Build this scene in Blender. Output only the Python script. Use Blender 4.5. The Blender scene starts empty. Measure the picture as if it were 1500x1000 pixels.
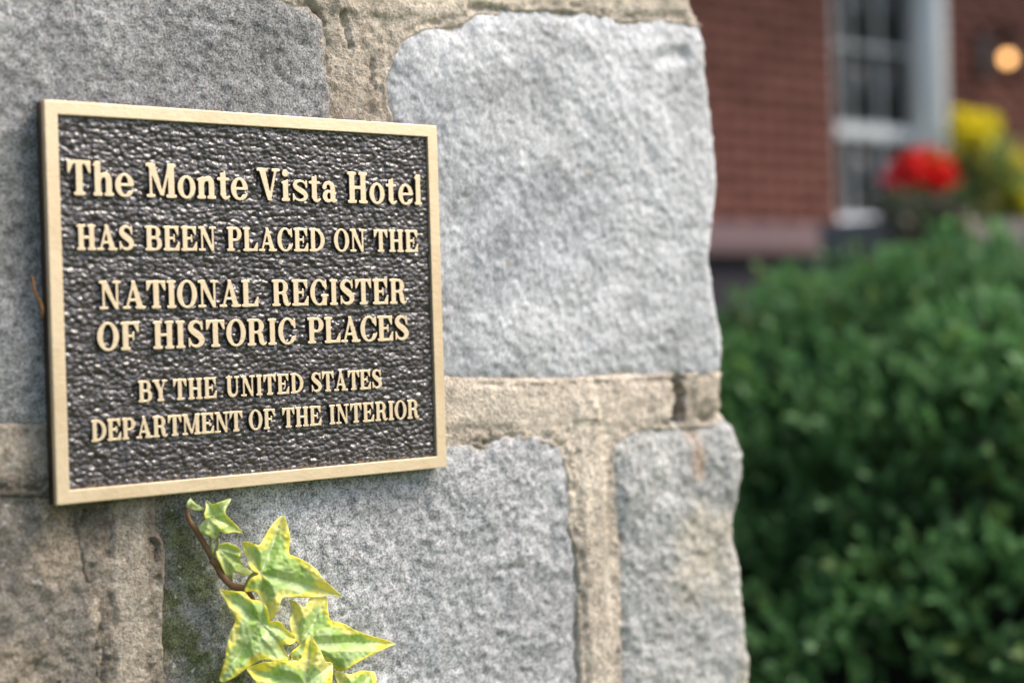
import bpy, bmesh, math, random
import numpy as np
from mathutils import Vector, Matrix
from mathutils.geometry import delaunay_2d_cdt
random.seed(7); rng = np.random.default_rng(11)
S = bpy.context.scene
COL = S.collection

# ------------------------------------------------------------ camera
CAM = np.array([-0.5693, -0.9843, 1.3788]); YAW, PIT, ROL, FPX = 0.8895, -0.0113, -0.0291, 2378.2
def axes():
    f = np.array([math.cos(PIT)*math.cos(YAW), math.cos(PIT)*math.sin(YAW), math.sin(PIT)])
    r = np.array([math.sin(YAW), -math.cos(YAW), 0]); u = np.cross(r, f)
    c, s = math.cos(ROL), math.sin(ROL)
    return f, c*r+s*u, -s*r+c*u
FW, RT, UP = axes()
cam = bpy.data.cameras.new('camera'); co = bpy.data.objects.new('camera', cam); COL.objects.link(co)
m = Matrix(((RT[0], UP[0], -FW[0]), (RT[1], UP[1], -FW[1]), (RT[2], UP[2], -FW[2]))).to_4x4()
m.translation = Vector(CAM); co.matrix_world = m
cam.sensor_width = 36; cam.lens = FPX*36/1500; cam.clip_start = 0.05; cam.clip_end = 1500
cam.dof.use_dof = True; cam.dof.focus_distance = 1.135; cam.dof.aperture_fstop = 2.8; cam.dof.aperture_blades = 0
S.camera = co
# ------------------------------------------------------------ light
SUN_EL, SUN_AZ = math.radians(52), math.radians(-38)      # azimuth measured from +X
w = bpy.data.worlds.new('World'); S.world = w; w.use_nodes = True
nt = w.node_tree; bg = nt.nodes['Background']
sky = nt.nodes.new('ShaderNodeTexSky'); sky.sky_type = 'NISHITA'; sky.sun_disc = False
sky.sun_elevation = SUN_EL; sky.sun_rotation = math.pi/2 - SUN_AZ
sky.air_density = 1.0; sky.dust_density = 4.0; sky.ozone_density = .9
nt.links.new(sky.outputs[0], bg.inputs[0]); bg.inputs[1].default_value = 0.13
sl = bpy.data.lights.new('sun', 'SUN'); sl.energy = 1.35; sl.angle = math.radians(30); sl.color = (1, .94, .85)
so = bpy.data.objects.new('sun', sl); COL.objects.link(so)
sd = Vector((math.cos(SUN_EL)*math.cos(SUN_AZ), math.cos(SUN_EL)*math.sin(SUN_AZ), math.sin(SUN_EL)))
so.rotation_euler = sd.to_track_quat('Z', 'Y').to_euler(); so.location = (4, -4, 6)
S.view_settings.view_transform = 'Standard'; S.view_settings.look = 'None'
S.view_settings.exposure = 0.98; S.view_settings.gamma = 1; S.view_settings.use_curve_mapping = False
S.render.engine = 'CYCLES'; S.cycles.use_denoising = True
S.cycles.max_bounces = 8; S.cycles.sample_clamp_indirect = 6; S.cycles.caustics_reflective = False; S.cycles.caustics_refractive = False

# ------------------------------------------------------------ helpers
def ray(px, py, y=0.0):
    """point of the vertical plane Y=y lying along one line of sight of the survey photograph"""
    d = FW+(px-750)/FPX*RT-(py-500)/FPX*UP
    return CAM + (y-CAM[1])/d[1]*d
def atz(px, py, Z):
    return CAM + Z*(FW+(px-750)/FPX*RT-(py-500)/FPX*UP)
def tag(o, label=None, cat=None, group=None, kind=None):
    if label: o['label'] = label
    if cat: o['category'] = cat
    if group: o['group'] = group
    if kind: o['kind'] = kind
    return o
def empty(name, loc, label, cat, group=None):
    o = bpy.data.objects.new(name, None); COL.objects.link(o); o.location = loc
    o.empty_display_size = .05
    return tag(o, label, cat, group)
def link(name, me, mat, parent=None, smooth=False):
    o = bpy.data.objects.new(name, me); COL.objects.link(o)
    if mat and not me.materials: me.materials.append(mat)
    if smooth: me.polygons.foreach_set('use_smooth', [True]*len(me.polygons))
    if parent is not None:
        o.parent = parent; o.matrix_parent_inverse = Matrix.Translation(-Vector(parent.location))
    return o
def mesh_np(name, V, Fq, col=None):
    me = bpy.data.meshes.new(name); V = np.asarray(V, np.float32); Fq = np.asarray(Fq, np.int32); k = Fq.shape[1]
    me.vertices.add(len(V)); me.vertices.foreach_set('co', V.ravel())
    me.loops.add(Fq.size); me.loops.foreach_set('vertex_index', Fq.ravel())
    me.polygons.add(len(Fq)); me.polygons.foreach_set('loop_start', np.arange(len(Fq), dtype=np.int32)*k)
    me.polygons.foreach_set('loop_total', np.full(len(Fq), k, np.int32))
    me.update(calc_edges=True)
    if col is not None:
        a = me.color_attributes.new('tint', 'FLOAT_COLOR', 'POINT')
        c = np.ones((len(V), 4), np.float32); c[:, :3] = col; a.data.foreach_set('color', c.ravel())
    me.validate(); return me
def boxes_mesh(name, bl, bev=0):
    V = []; Fq = []
    for (x0, y0, z0, x1, y1, z1) in bl:
        b = len(V)
        V += [(x0,y0,z0),(x1,y0,z0),(x1,y1,z0),(x0,y1,z0),(x0,y0,z1),(x1,y0,z1),(x1,y1,z1),(x0,y1,z1)]
        Fq += [(b,b+3,b+2,b+1),(b+4,b+5,b+6,b+7),(b,b+1,b+5,b+4),(b+1,b+2,b+6,b+5),(b+2,b+3,b+7,b+6),(b+3,b,b+4,b+7)]
    me = mesh_np(name, V, Fq)
    if bev:
        bm = bmesh.new(); bm.from_mesh(me)
        bmesh.ops.bevel(bm, geom=list(bm.edges), offset=bev, segments=2, profile=.6, affect='EDGES')
        bm.to_mesh(me); bm.free()
    return me
def box(name, b, mat, parent=None, bev=0):
    return link(name, boxes_mesh(name, [b], bev), mat, parent)
# ---- lattice noise
PERM = rng.permutation(4096); GR = rng.random(4096)*2-1
def vnoise(x, y):
    xi = np.floor(x).astype(int); yi = np.floor(y).astype(int); fx = x-xi; fy = y-yi
    fx = fx*fx*fx*(fx*(fx*6-15)+10); fy = fy*fy*fy*(fy*(fy*6-15)+10)
    h = lambda a, b: GR[(PERM[(a & 4095)] + b*57) & 4095]
    return (h(xi,yi)*(1-fx)+h(xi+1,yi)*fx)*(1-fy)+(h(xi,yi+1)*(1-fx)+h(xi+1,yi+1)*fx)*fy
def fbm(x, y, s, octv=4, seed=0, rough=.5):
    t = 0; a = 1; n = 0
    for i in range(octv):
        c, q = math.cos(.7*i+.3), math.sin(.7*i+.3)
        X = (x*c-y*q)*s+seed*17.3+i*31.7; Y = (x*q+y*c)*s+seed*9.1+i*11.3
        t = t+a*vnoise(X, Y); n += a; a *= rough; s *= 2.03
    return t/n
def sstep(a, b, x):
    t = np.clip((x-a)/(b-a), 0, 1); return t*t*(3-2*t)
def seg_dist(X, Y, pts):
    d = np.full(X.shape, 1e9)
    for (a, b), (c, e) in zip(pts[:-1], pts[1:]):
        ex, ey = c-a, e-b; L = ex*ex+ey*ey+1e-18
        t = np.clip(((X-a)*ex+(Y-b)*ey)/L, 0, 1)
        d = np.minimum(d, np.hypot(X-a-t*ex, Y-b-t*ey))
    return d
def poly_sd(X, Y, pts):
    """signed distance, positive inside"""
    d = seg_dist(X, Y, list(pts)+[pts[0]]); ins = np.zeros(X.shape, bool); n = len(pts)
    for i in range(n):
        x0, y0 = pts[i]; x1, y1 = pts[(i+1) % n]
        if y0 == y1: continue
        c = ((y0 > Y) != (y1 > Y)) & (X < (x1-x0)*(Y-y0)/(y1-y0)+x0)
        ins ^= c
    return np.where(ins, d, -d)
def catmull(pts, n=6, closed=True):
    out = []; N = len(pts)
    for i in range(N if closed else N-1):
        g = (lambda k: pts[k % N]) if closed else (lambda k: pts[min(max(k, 0), N-1)])
        p0, p1, p2, p3 = [np.array(g(i+k-1), float) for k in range(4)]
        for j in range(n):
            t = j/n
            out.append(tuple(.5*((2*p1)+(-p0+p2)*t+(2*p0-5*p1+4*p2-p3)*t*t+(-p0+3*p1-3*p2+p3)*t**3)))
    if not closed: out.append(tuple(pts[-1]))
    return out
def tube(name, pts, rad, mat, parent=None, seg=8, sm=True):
    V = []; Fq = []; P = [np.array(p, float) for p in pts]; n = len(P)
    for i, p in enumerate(P):
        t = P[min(i+1, n-1)]-P[max(i-1, 0)]; t /= np.linalg.norm(t)+1e-12
        a = np.cross(t, [0, .3, 1]); a /= np.linalg.norm(a)+1e-12; b = np.cross(t, a)
        r = rad[i] if hasattr(rad, '__len__') else rad
        for k in range(seg):
            q = 2*math.pi*k/seg; V.append(p+r*(math.cos(q)*a+math.sin(q)*b))
    for i in range(n-1):
        for k in range(seg):
            Fq.append((i*seg+k, i*seg+(k+1) % seg, (i+1)*seg+(k+1) % seg, (i+1)*seg+k))
    return link(name, mesh_np(name, V, Fq), mat, parent, sm)
# ---- materials
class NT:
    def __init__(s, name):
        s.m = bpy.data.materials.new(name); s.m.use_nodes = True; s.t = s.m.node_tree
        s.b = s.t.nodes['Principled BSDF']
        tc = s.t.nodes.new('ShaderNodeTexCoord'); s.P = tc.outputs['Object']
    def n(s, typ, ins=None, **kw):
        d = s.t.nodes.new(typ)
        for k, v in kw.items(): setattr(d, k, v)
        for k, v in (ins or {}).items():
            if isinstance(v, bpy.types.NodeSocket): s.t.links.new(v, d.inputs[k])
            else: d.inputs[k].default_value = v
        return d
    def noise(s, sc, det=3, rough=.6, vec=None, dist=0):
        return s.n('ShaderNodeTexNoise', {'Vector': vec or s.P, 'Scale': sc, 'Detail': det, 'Roughness': rough, 'Distortion': dist}).outputs['Fac']
    def vor(s, sc, vec=None, feat='F1', out='Distance'):
        return s.n('ShaderNodeTexVoronoi', {'Vector': vec or s.P, 'Scale': sc}, feature=feat).outputs[out]
    def mr(s, v, a, b, c, d):
        return s.n('ShaderNodeMapRange', {0: v, 1: a, 2: b, 3: c, 4: d}).outputs[0]
    def mix(s, f, a, b, mode='MIX'):
        d = s.n('ShaderNodeMix', data_type='RGBA', blend_type=mode)
        for k, v in ((0, f), (6, a), (7, b)):
            if isinstance(v, bpy.types.NodeSocket): s.t.links.new(v, d.inputs[k])
            else: d.inputs[k].default_value = v if not isinstance(v, tuple) or len(v) == 4 else (*v, 1)
        return d.outputs[2]
    def math(s, op, a, b=0.0):
        return s.n('ShaderNodeMath', {0: a, 1: b}, operation=op).outputs[0]
    def attr(s, name='tint'):
        return s.n('ShaderNodeAttribute', attribute_name=name).outputs['Color']
    def bump(s, h, dist, strength=1, prev=None):
        i = {'Height': h, 'Distance': dist, 'Strength': strength}
        if prev: i['Normal'] = prev
        return s.n('ShaderNodeBump', i).outputs[0]
    def out(s, base=None, rough=None, metal=None, normal=None, **kw):
        for k, v in (('Base Color', base), ('Roughness', rough), ('Metallic', metal), ('Normal', normal)):
            if v is None: continue
            if isinstance(v, bpy.types.NodeSocket): s.t.links.new(v, s.b.inputs[k])
            else: s.b.inputs[k].default_value = (*v, 1) if isinstance(v, tuple) and len(v) == 3 else v
        for k, v in kw.items(): s.b.inputs[k.replace('_', ' ')].default_value = v
        return s.m
def granite(name, c0=.42, c1=1.6, scale=1.0, stretch=None, bd=.0018):
    M = NT(name); vec = M.P
    if stretch:
        mp = M.n('ShaderNodeMapping', {'Vector': M.P, 'Rotation': (0, math.radians(stretch[0]), 0), 'Scale': (1, 1, stretch[1])}); vec = mp.outputs[0]
    fine = M.noise(640*scale, 3, .8, vec); mid = M.noise(150*scale, 4, .7, vec); big = M.noise(26, 3, .6)
    f = M.math('ADD', M.math('MULTIPLY', fine, .68), M.math('MULTIPLY', mid, .32))
    k = M.mr(f, .41, .60, c0, c1)
    k = M.math('MULTIPLY', k, M.mr(big, .3, .7, .86, 1.14))
    c = M.mix(1.0, M.attr(), k, 'MULTIPLY')
    mica = M.mr(M.vor(330*scale), .0, .16, 1, 0)
    c = M.mix(M.math('MULTIPLY', mica, .75), c, (.055, .055, .06))
    fel = M.mr(M.noise(260*scale, 2, .5), .66, .74, 0, 1)
    c = M.mix(M.math('MULTIPLY', fel, .55), c, (.78, .78, .80))
    fis = M.mr(M.n('ShaderNodeMath', {0: M.math('SUBTRACT', M.noise(9, 5, .62), .5)}, operation='ABSOLUTE').outputs[0], 0, .006, .55, 0)
    c = M.mix(M.math('MULTIPLY', fis, M.mr(M.noise(7, 2), .5, .6, 0, 1)), c, (.16, .15, .14))
    rust = M.mr(M.noise(55, 3, .6), .66, .76, 0, .5)
    c = M.mix(rust, c, (.40, .27, .17))
    h = M.math('ADD', M.math('MULTIPLY', fine, .5), M.noise(170*scale, 4, .65, vec))
    n = M.bump(h, bd, .9)
    return M.out(c, M.mr(fine, .3, .7, .9, .55), 0, n, Specular_IOR_Level=.35)
M_GRAN = granite('granite_fine', .34, 1.75, bd=.0014); M_GRANB = granite('granite_rough', .68, 1.24, .8, (35, .6), .0008); M_GRANC = granite('granite_mossy', .45, 1.5, .85)
def mk_mortar():
    M = NT('sandy_mortar')
    fine = M.noise(420, 3, .8); mid = M.noise(90, 4, .7)
    f = M.math('ADD', M.math('MULTIPLY', fine, .5), M.math('MULTIPLY', mid, .5))
    c = M.mix(1.0, M.attr(), M.mr(f, .40, .60, .60, 1.38), 'MULTIPLY')
    c = M.mix(M.mr(M.noise(240, 2, .7), .60, .70, 0, .4), c, (.68, .54, .38)); c = M.mix(M.mr(M.noise(310, 2, .7), .30, .40, .7, 0), c, (.16, .12, .09))
    c = M.mix(M.mr(M.vor(230), 0, .13, .9, 0), c, (.85, .82, .76))
    c = M.mix(M.mr(M.noise(45, 4, .65), .58, .72, 0, .28), c, (.26, .18, .12))
    n = M.bump(M.math('ADD', fine, M.noise(190, 4, .75)), .0030, 1)
    return M.out(c, .9, 0, n, Specular_IOR_Level=.3)
M_MORT = mk_mortar()
def mk_brass():
    M = NT('satin_bronze')
    st = M.n('ShaderNodeMapping', {'Vector': M.P, 'Scale': (60, 60, 900)}).outputs[0]
    br = M.noise(1, 3, .6, st); pt = M.noise(40, 4, .6)
    c = M.mix(M.mr(pt, .4, .75, 0, .45), (.90, .72, .49), (.76, .57, .36))
    c = M.mix(M.mr(M.noise(150, 3, .7), .70, .78, 0, .7), c, (.30, .19, .10))
    c = M.mix(M.mr(M.noise(9, 5, .7), .50, .72, 0, .38), c, (.52, .33, .16)); c = M.mix(M.mr(br, .55, .75, 0, .25), c, (.55, .38, .2))
    n = M.bump(M.math('ADD', M.math('MULTIPLY', br, .4), M.noise(300, 3, .6)), .00025, .8)
    return M.out(c, M.mr(br, .3, .7, .36, .55), .55, n)
M_BRASS = mk_brass()
def mk_bsides():
    M = NT('dark_patina'); 
    c = M.mix(M.noise(60, 3), (.045, .028, .02), (.11, .065, .04))
    return M.out(c, .5, .3)
M_PAT = mk_bsides()
def mk_leather():
    M = NT('brown_enamel')
    c = M.mix(M.noise(200, 3), (.034, .026, .026), (.054, .041, .040))
    n = M.bump(M.noise(420, 3, .6), .0003, .6)
    return M.out(c, M.mr(M.noise(500, 2), .3, .7, .24, .40), 0, n, Specular_IOR_Level=.8, Coat_Weight=.5, Coat_Roughness=.2)
M_PANEL = mk_leather()
def mk_leaf(name, attr=True, base=(.1, .2, .05), rough=.45, tr=.25, var=.5):
    M = NT(name)
    c = M.attr() if attr else M.mix(M.noise(7, 3), tuple(x*(1-var) for x in base), tuple(x*(1+var) for x in base))
    n = M.bump(M.noise(200, 2), .0003, .5)
    M.out(c, rough, 0, n, Specular_IOR_Level=.4)
    tn = M.n('ShaderNodeBsdfTranslucent'); M.t.links.new(c, tn.inputs[0])
    ms = M.n('ShaderNodeMixShader', {0: tr}); M.t.links.new(M.b.outputs[0], ms.inputs[1]); M.t.links.new(tn.outputs[0], ms.inputs[2])
    M.t.links.new(ms.outputs[0], M.t.nodes['Material Output'].inputs[0]); return M.m
M_IVY = mk_leaf('variegated_leaf', True, rough=.40, tr=.38)
def plain(name, c, rough=.7, var=.2, sc=20, metal=0, bump=0, spec=.4):
    M = NT(name); a = tuple(x*(1-var) for x in c); b = tuple(min(1, x*(1+var)) for x in c)
    cc = M.mix(M.noise(sc, 4, .65), a, b)
    n = M.bump(M.noise(sc*3, 4), bump, 1) if bump else None
    return M.out(cc, rough, metal, n, Specular_IOR_Level=spec)

# ============================================================ GROUND
M_GRASS = plain('lawn', (.07, .10, .035), .9, .5, 3)
me = mesh_np('lawn', [(-300,-300,0),(300,-300,0),(300,300,0),(-300,300,0)], [(0,1,2,3)])
tag(link('lawn', me, M_GRASS), kind='structure')

# ============================================================ STONE PILLAR
YW = 0.006                                             # mortar datum behind the plaque's back
SIL = [(1004,-120),(1010,0),(1032,34),(1033,100),(1042,180),(1047,250),(1045,310),(1037,375),(1047,440),(1060,500),(1061,545),(1055,575),(1057,600),(1072,625),(1081,670),(1077,730),(1070,770),(1080,830),(1088,900),(1097,1000),(1104,1150)]
SV = np.array([ray(a, b)[2] for a, b in SIL])[::-1]; SU = np.array([ray(a, b)[0] for a, b in SIL])[::-1]
R0 = .015
def xc(v): return np.interp(v, SV, SU)+.008+.0016*vnoise(v*55, v*0+3.3)+.0009*vnoise(v*160, v*0+7.7)
def wrap(U, Vv, H):
    X = xc(Vv); s = U-(X-R0); a = np.clip(s/R0, 0, math.pi/2)
    flat = s <= 0; side = s > R0*math.pi/2; r = R0+H
    x = np.where(flat, U, X-R0+r*np.sin(a)); y = np.where(flat, YW-H, YW+R0-r*np.cos(a))
    y = np.where(side, y+(s-R0*math.pi/2), y)
    return np.stack([x, y, Vv], -1)
def axis(a, b, fa, fb, fine, coarse):
    out = [a]
    while out[-1] < b:
        t = out[-1]; d = 0 if fa <= t <= fb else min(abs(t-fa), abs(t-fb))
        out.append(t+min(coarse, fine+d*.25))
    return np.array(out)
pillar = empty('stone_pillar', (.1, .1, 0), 'rough grey granite pillar with tan mortar joints filling the left two thirds', 'pillar')
def P2(pts):
    o = []
    for p in pts:
        if p[0] == 'W': q = ray(1060, p[1]); o.append((.46+.36, q[2]))
        elif p[0] == 'M': o.append((p[1], p[2]))
        else:
            q = ray(p[0], p[1]); o.append((q[0], q[2]))
    return o
STONES = []
def stone(pts, mat, tint, base=.004, edge=.008, tau=.007, amp=.004, lo=5, seed=0, fine=.0016, extra=None, label=None, jag=.0045, tiltx=0, ani=None):
    o = P2(pts); us = [p[0] for p in o]; vs = [p[1] for p in o]
    U1 = axis(min(us)-.012, max(us)+.012, -.24, .53, fine, .02); V1 = axis(min(vs)-.012, max(vs)+.012, 1.04, 1.68, fine, .02)
    U, V = np.meshgrid(U1, V1)
    jx = fbm(U, V, 30, 3, seed+1)*jag*1.6+fbm(U, V, 130, 2, seed+2)*jag*.5; jy = fbm(U, V, 30, 3, seed+5)*jag*1.6+fbm(U, V, 130, 2, seed+6)*jag*.5
    sd = poly_sd(U+jx, V+jy, o)+.0025; STONES.append((o, jx, jy))
    d = np.maximum(sd, 0)
    H = base-edge*np.exp(-d/tau)-edge*.5*np.exp(-d/(tau*4))
    A, B = (U, V) if not ani else (U*math.cos(ani[0])+V*math.sin(ani[0]), (-U*math.sin(ani[0])+V*math.cos(ani[0]))*ani[1])
    H += amp*fbm(A, B, lo, 3, seed)*1.6 + amp*.75*fbm(A, B, lo*7, 4, seed+3, .6)
    rg = 1-np.abs(fbm(A, B, lo*11, 3, seed+8)); H += amp*.3*(rg-.8)
    H += .0009*fbm(U, V, 220, 2, seed+4) + tiltx*(U-np.mean(us))
    if extra: H += extra(U, V, 0)
    H = np.where(sd < 0, H+sd*3.2, H)
    Pn = wrap(U, V, H)
    n, mm = U.shape; keep = (sd[:-1, :-1] > -.006) & (sd[1:, 1:] > -.006) & (sd[1:, :-1] > -.006) & (sd[:-1, 1:] > -.006)
    idx = np.arange(n*mm).reshape(n, mm)
    Fq = np.stack([idx[:-1, :-1], idx[:-1, 1:], idx[1:, 1:], idx[1:, :-1]], -1)[keep]
    used = np.unique(Fq); mp = np.zeros(n*mm, int); mp[used] = np.arange(len(used))
    c = tint(U, V, sd)
    me = mesh_np('stone', Pn.reshape(-1, 3)[used], mp[Fq], c.reshape(-1, 3)[used])
    ob = link('stone', me, mat, pillar, True)
    if label: ob['label'] = label
    return ob
def tn(c, v=.12, c2=None, s=9, seed=0, edge=None):
    c = np.array(c)
    def f(U, V, sd):
        k = fbm(U, V, s, 4, seed); r = c[None, None]*(1+v*2*k[..., None])
        if c2 is not None:
            q = sstep(.0, .5, fbm(U, V, s*.8, 4, seed+9)+.08)[..., None]; r = r*(1-q)+np.array(c2)[None, None]*q
        if edge is not None:                            # mortar smeared on the stone's rim
            q = (sstep(.007, 0, sd+.006*fbm(U, V, 60, 3, seed+4))*.8)[..., None]; r = r*(1-q)+np.array(edge)[None, None]*q
        return r
    return f
TAN = (.74, .635, .52)
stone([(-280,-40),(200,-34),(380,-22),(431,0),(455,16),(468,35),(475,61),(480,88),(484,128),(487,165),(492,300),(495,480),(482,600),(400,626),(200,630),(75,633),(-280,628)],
      M_GRAN, tn((.285, .282, .282), .16, (.225, .222, .215), 10, 3, (.34, .30, .25)), .0042, .0045, .0045, .0035, 5, 3, label='fine grained grey stone behind the upper left of the plaque')  # grey darkened so the colour carries the dimmer light on the left
def tintB(U, V, sd):
    r = tn((.575, .58, .595), .11, (.50, .51, .535), 11, 21, (.56, .49, .40))(U, V, sd)
    k = sstep(.1, .5, fbm(U*.8+V*.5, (V-U*.5)*1.8, 20, 4, 33))[..., None]
    return r*(1-.22*k)
stone([(573,173),(565,149),(561,115),(568,101),(577,80),(590,53),(612,43),(623,35),(660,32),(676,29),(703,13),(740,16),(767,8),(820,8),(862,11),(907,25),(974,25),(1022,30),('W',32),('W',554),
       (1010,555),(960,556),(900,560),(800,564),(700,562),(655,560),(604,545),(590,450),(585,300)],
      M_GRANB, tintB, .0048, .006, .007, .0020, 6, 21, ani=(-.6, 1.5), label='large pale blue grey stone at the upper right',
      extra=lambda U, V, s: -.004*sstep(.012, 0, seg_dist(U, V, P2([(968,88),(985,82),(1003,80)]))))
def tintD(U, V, sd):
    r = tn((.45, .45, .46), .14, (.385, .39, .40), 12, 41, (.40, .35, .28))(U, V, sd)
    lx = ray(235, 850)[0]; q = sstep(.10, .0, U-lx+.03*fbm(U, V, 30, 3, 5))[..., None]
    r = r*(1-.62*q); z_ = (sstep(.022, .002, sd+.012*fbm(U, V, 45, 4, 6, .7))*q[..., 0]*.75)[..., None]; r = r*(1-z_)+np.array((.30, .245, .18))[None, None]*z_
    m = np.zeros(U.shape)
    for (a, b, rr) in ((258,760,.012),(285,830,.024),(262,930,.026),(272,790,.018),(300,860,.024),(295,950,.03),(335,1000,.04),(345,900,.02),(262,880,.014)):
        p = ray(a, b); m = np.maximum(m, sstep(rr, rr*.2, np.hypot(U-p[0], V-p[2])))
    m = (m*sstep(-.55, .0, fbm(U, V, 70, 4, 77)))[..., None]*.9
    return r*(1-m)+np.array((.085, .10, .035))[None, None]*m
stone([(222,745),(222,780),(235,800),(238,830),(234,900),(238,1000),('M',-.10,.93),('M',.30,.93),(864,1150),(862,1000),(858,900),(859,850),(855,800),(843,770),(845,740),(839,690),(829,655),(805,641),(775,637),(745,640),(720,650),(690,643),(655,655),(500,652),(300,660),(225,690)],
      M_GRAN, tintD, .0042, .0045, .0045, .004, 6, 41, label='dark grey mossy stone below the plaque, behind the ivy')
def tintE(U, V, sd):
    r = tn((.44, .435, .42), .14, (.52, .47, .39), 14, 61, (.47, .40, .31))(U, V, sd)
    for (a, b, c, e, w_, k) in ((1020,628,1026,690,.008,.8),(985,900,990,880,.006,.5)):
        q = (sstep(w_*1.8, 0, seg_dist(U, V, P2([(a, b), (c, e)])))*k*.75*sstep(-.6, .3, fbm(U, V, 60, 3, 71)))[..., None]
        r = r*(1-q)+np.array((.50, .30, .17) if b < 800 else (.6, .56, .48))[None, None]*q
    return r
stone([(901,645),(928,628),(966,622),(1005,622),(1048,618),(1068,614),('W',612),('W',1190),('M',.335,.93),(909,1150),(909,981),(911,904),(909,808),(904,736),(899,688)],
      M_GRANC, tintE, .0055, .009, .008, .0036, 8, 61, label='lower right corner stone with a rust streak')
stone([(-280,716),(30,716),(95,722),(122,738),(128,770),(135,830),(140,880),(150,940),(155,1000),('M',-.15,1.0),('M',-.35,1.0)],
      M_GRANC, tn((.33, .265, .195), .22, (.20, .178, .15), 18, 81, (.36, .30, .23)), .0036, .0025, .007, .005, 8, 81, label='brown tinged stone at the lower left')
stone([(1015,556),(1012,587),(1018,612),('W',606),('W',552),(1040,549)], M_MORT, tn((.50, .43, .34), .1, None, 20, 91), .006, .006, .006, .002, 10, 91, jag=.0015, label='small tan stone wedged in the joint at the corner')
# stones outside the photograph, coarser
def course(z0, z1, cuts, wrapend, sd0):
    for i, (a, b) in enumerate(zip(cuts[:-1], cuts[1:])):
        r = b if not (wrapend and i == len(cuts)-2) else .82
        q = [('M',a+.02,z0+.015),('M',(a+r)/2,z0+.012),('M',r-.02,z0+.015),('M',r-.012,(z0+z1)/2),('M',r-.02,z1-.02),('M',(a+r)/2,z1-.012),('M',a+.02,z1-.015)]
        stone(q, M_GRANC, tn((.36, .36, .36), .14, (.33, .31, .28), 8, sd0+i), .004, .008, .01, .006, 6, sd0+i, fine=.012)
course(.02, .30, [-.72, -.2, .25, .5], True, 101); course(.30, .62, [-.72, -.35, .1, .5], True, 111); course(.62, .915, [-.72, -.3, .2, .5], True, 121)
course(1.70, 1.95, [-.72, -.12, .2, .45], True, 131); course(1.95, 2.2, [-.72, -.3, .1, .45], True, 141)
stone([('M',-.72,1.0),('M',-.38,1.0),('M',-.38,1.28),('M',-.72,1.28)], M_GRANC, tn((.34,.33,.31)), fine=.012, seed=151)
stone([('M',-.72,1.31),('M',-.39,1.31),('M',-.39,1.66),('M',-.72,1.66)], M_GRANC, tn((.34,.34,.34)), fine=.012, seed=152)
stone([('M',-.72,.93),('M',-.16,.93),('M',-.16,.99),('M',-.72,.985)], M_GRANC, tn((.34,.34,.34)), fine=.012, seed=153)
# mortar: one relief sheet with raised tooled beads
BEADS = [([(655,594),(760,592),(870,590),(985,588)], .017, .0035), ([(862,604),(868,650),(874,740),(880,850),(884,1000),(886,1150)], .013, .0042),
         ([(190,690),(190,745),(192,850),(194,1000),(194,1180)], .0125, .0040), ([(507,-20),(512,60),(518,120),(522,200),(525,500)], .0115, .0030),
         ([(380,-30),(560,-10),(760,-12),(1000,-10)], .016, .0040), ([(-250,668),(60,672),(200,668)], .012, .002)]
U, V = np.meshgrid(axis(-.73, .82, -.22, .53, .0017, .03), axis(0, 2.2, 1.05, 1.68, .0017, .03))
H = .0022+.0030*fbm(U, V, 14, 4, 201)+.0016*fbm(U, V, 70, 4, 202, .7)+.0014*fbm(U, V, 230, 2, 203)
bead = np.zeros(U.shape)
for pts, hw, hh in BEADS:
    d = seg_dist(U+.0012*fbm(U, V, 40, 3, 204), V+.0012*fbm(U, V, 40, 3, 205), P2(pts)); b = sstep(hw+.0035, hw-.0035, d)
    H = np.where(b > bead, H*(1-.5*b), H); bead = np.maximum(bead, b); H = H+hh*.7*b
mn = fbm(U, V, 90, 3, 207, .7)
for o, _, _ in STONES:
    us = [p[0] for p in o]; vs = [p[1] for p in o]
    s = (U > min(us)-.04) & (U < max(us)+.04) & (V > min(vs)-.04) & (V < max(vs)+.04)
    sdm = poly_sd(U[s], V[s], o)
    H[s] -= .0024*sstep(-.05, .3, mn[s])*np.exp(-((sdm+.0005)/.0018)**2)+.02*sstep(.003, .012, sdm)
hole = sstep(.0085, .005, seg_dist(U+.009*fbm(U, V, 75, 4, 212, .7), V+.006*fbm(U, V, 90, 3, 213), P2([(999,562),(1000,585),(998,610)]))); H -= .028*hole
pocket = sstep(.012, .003, seg_dist(U, V, P2([(1040,556),(1040,606)]))); H -= .006*pocket
for pts, w_, dp in (([(740,642),(760,645)], .0016, .004), ([(690,641),(715,648),(722,650)], .0022, .005), ([(548,30),(549,70),(552,120),(556,165)], .002, .003), ([(455,6),(470,22),(480,40),(482,60)], .005, .006),
                    ([(690,10),(720,9),(745,12)], .004, .004), ([(225,788),(230,800),(235,826)], .0014, .006), ([(505,20),(515,45),(520,70)], .003, .004), ([(165,760),(168,850),(172,1000)], .002, .003), ([(130,745),(129,800)], .002, .004)):
    H -= dp*sstep(w_*1.1, w_*.2, seg_dist(U+.005*fbm(U, V, 70, 4, 208, .7), V+.003*fbm(U, V, 90, 3, 209), P2(pts)))*sstep(-.35, .1, fbm(U, V, 80, 3, 206))
c = np.array(TAN)[None, None]*(1+.22*fbm(U, V, 10, 4, 210)[..., None])
c = c*(1-bead[..., None]*0)+np.array((.11, .10, .085))[None, None]*bead[..., None]*sstep(-.3, .4, fbm(U, V, 25, 3, 219))[..., None]
dirt = sstep(0, .6, fbm(U, V, 28, 4, 211)+.1)[..., None]*.38*(1-.6*bead[..., None])
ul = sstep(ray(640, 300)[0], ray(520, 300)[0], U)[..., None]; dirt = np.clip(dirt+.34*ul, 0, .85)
c = c*(1-dirt)+np.array((.21, .165, .12))[None, None]*dirt
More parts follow.
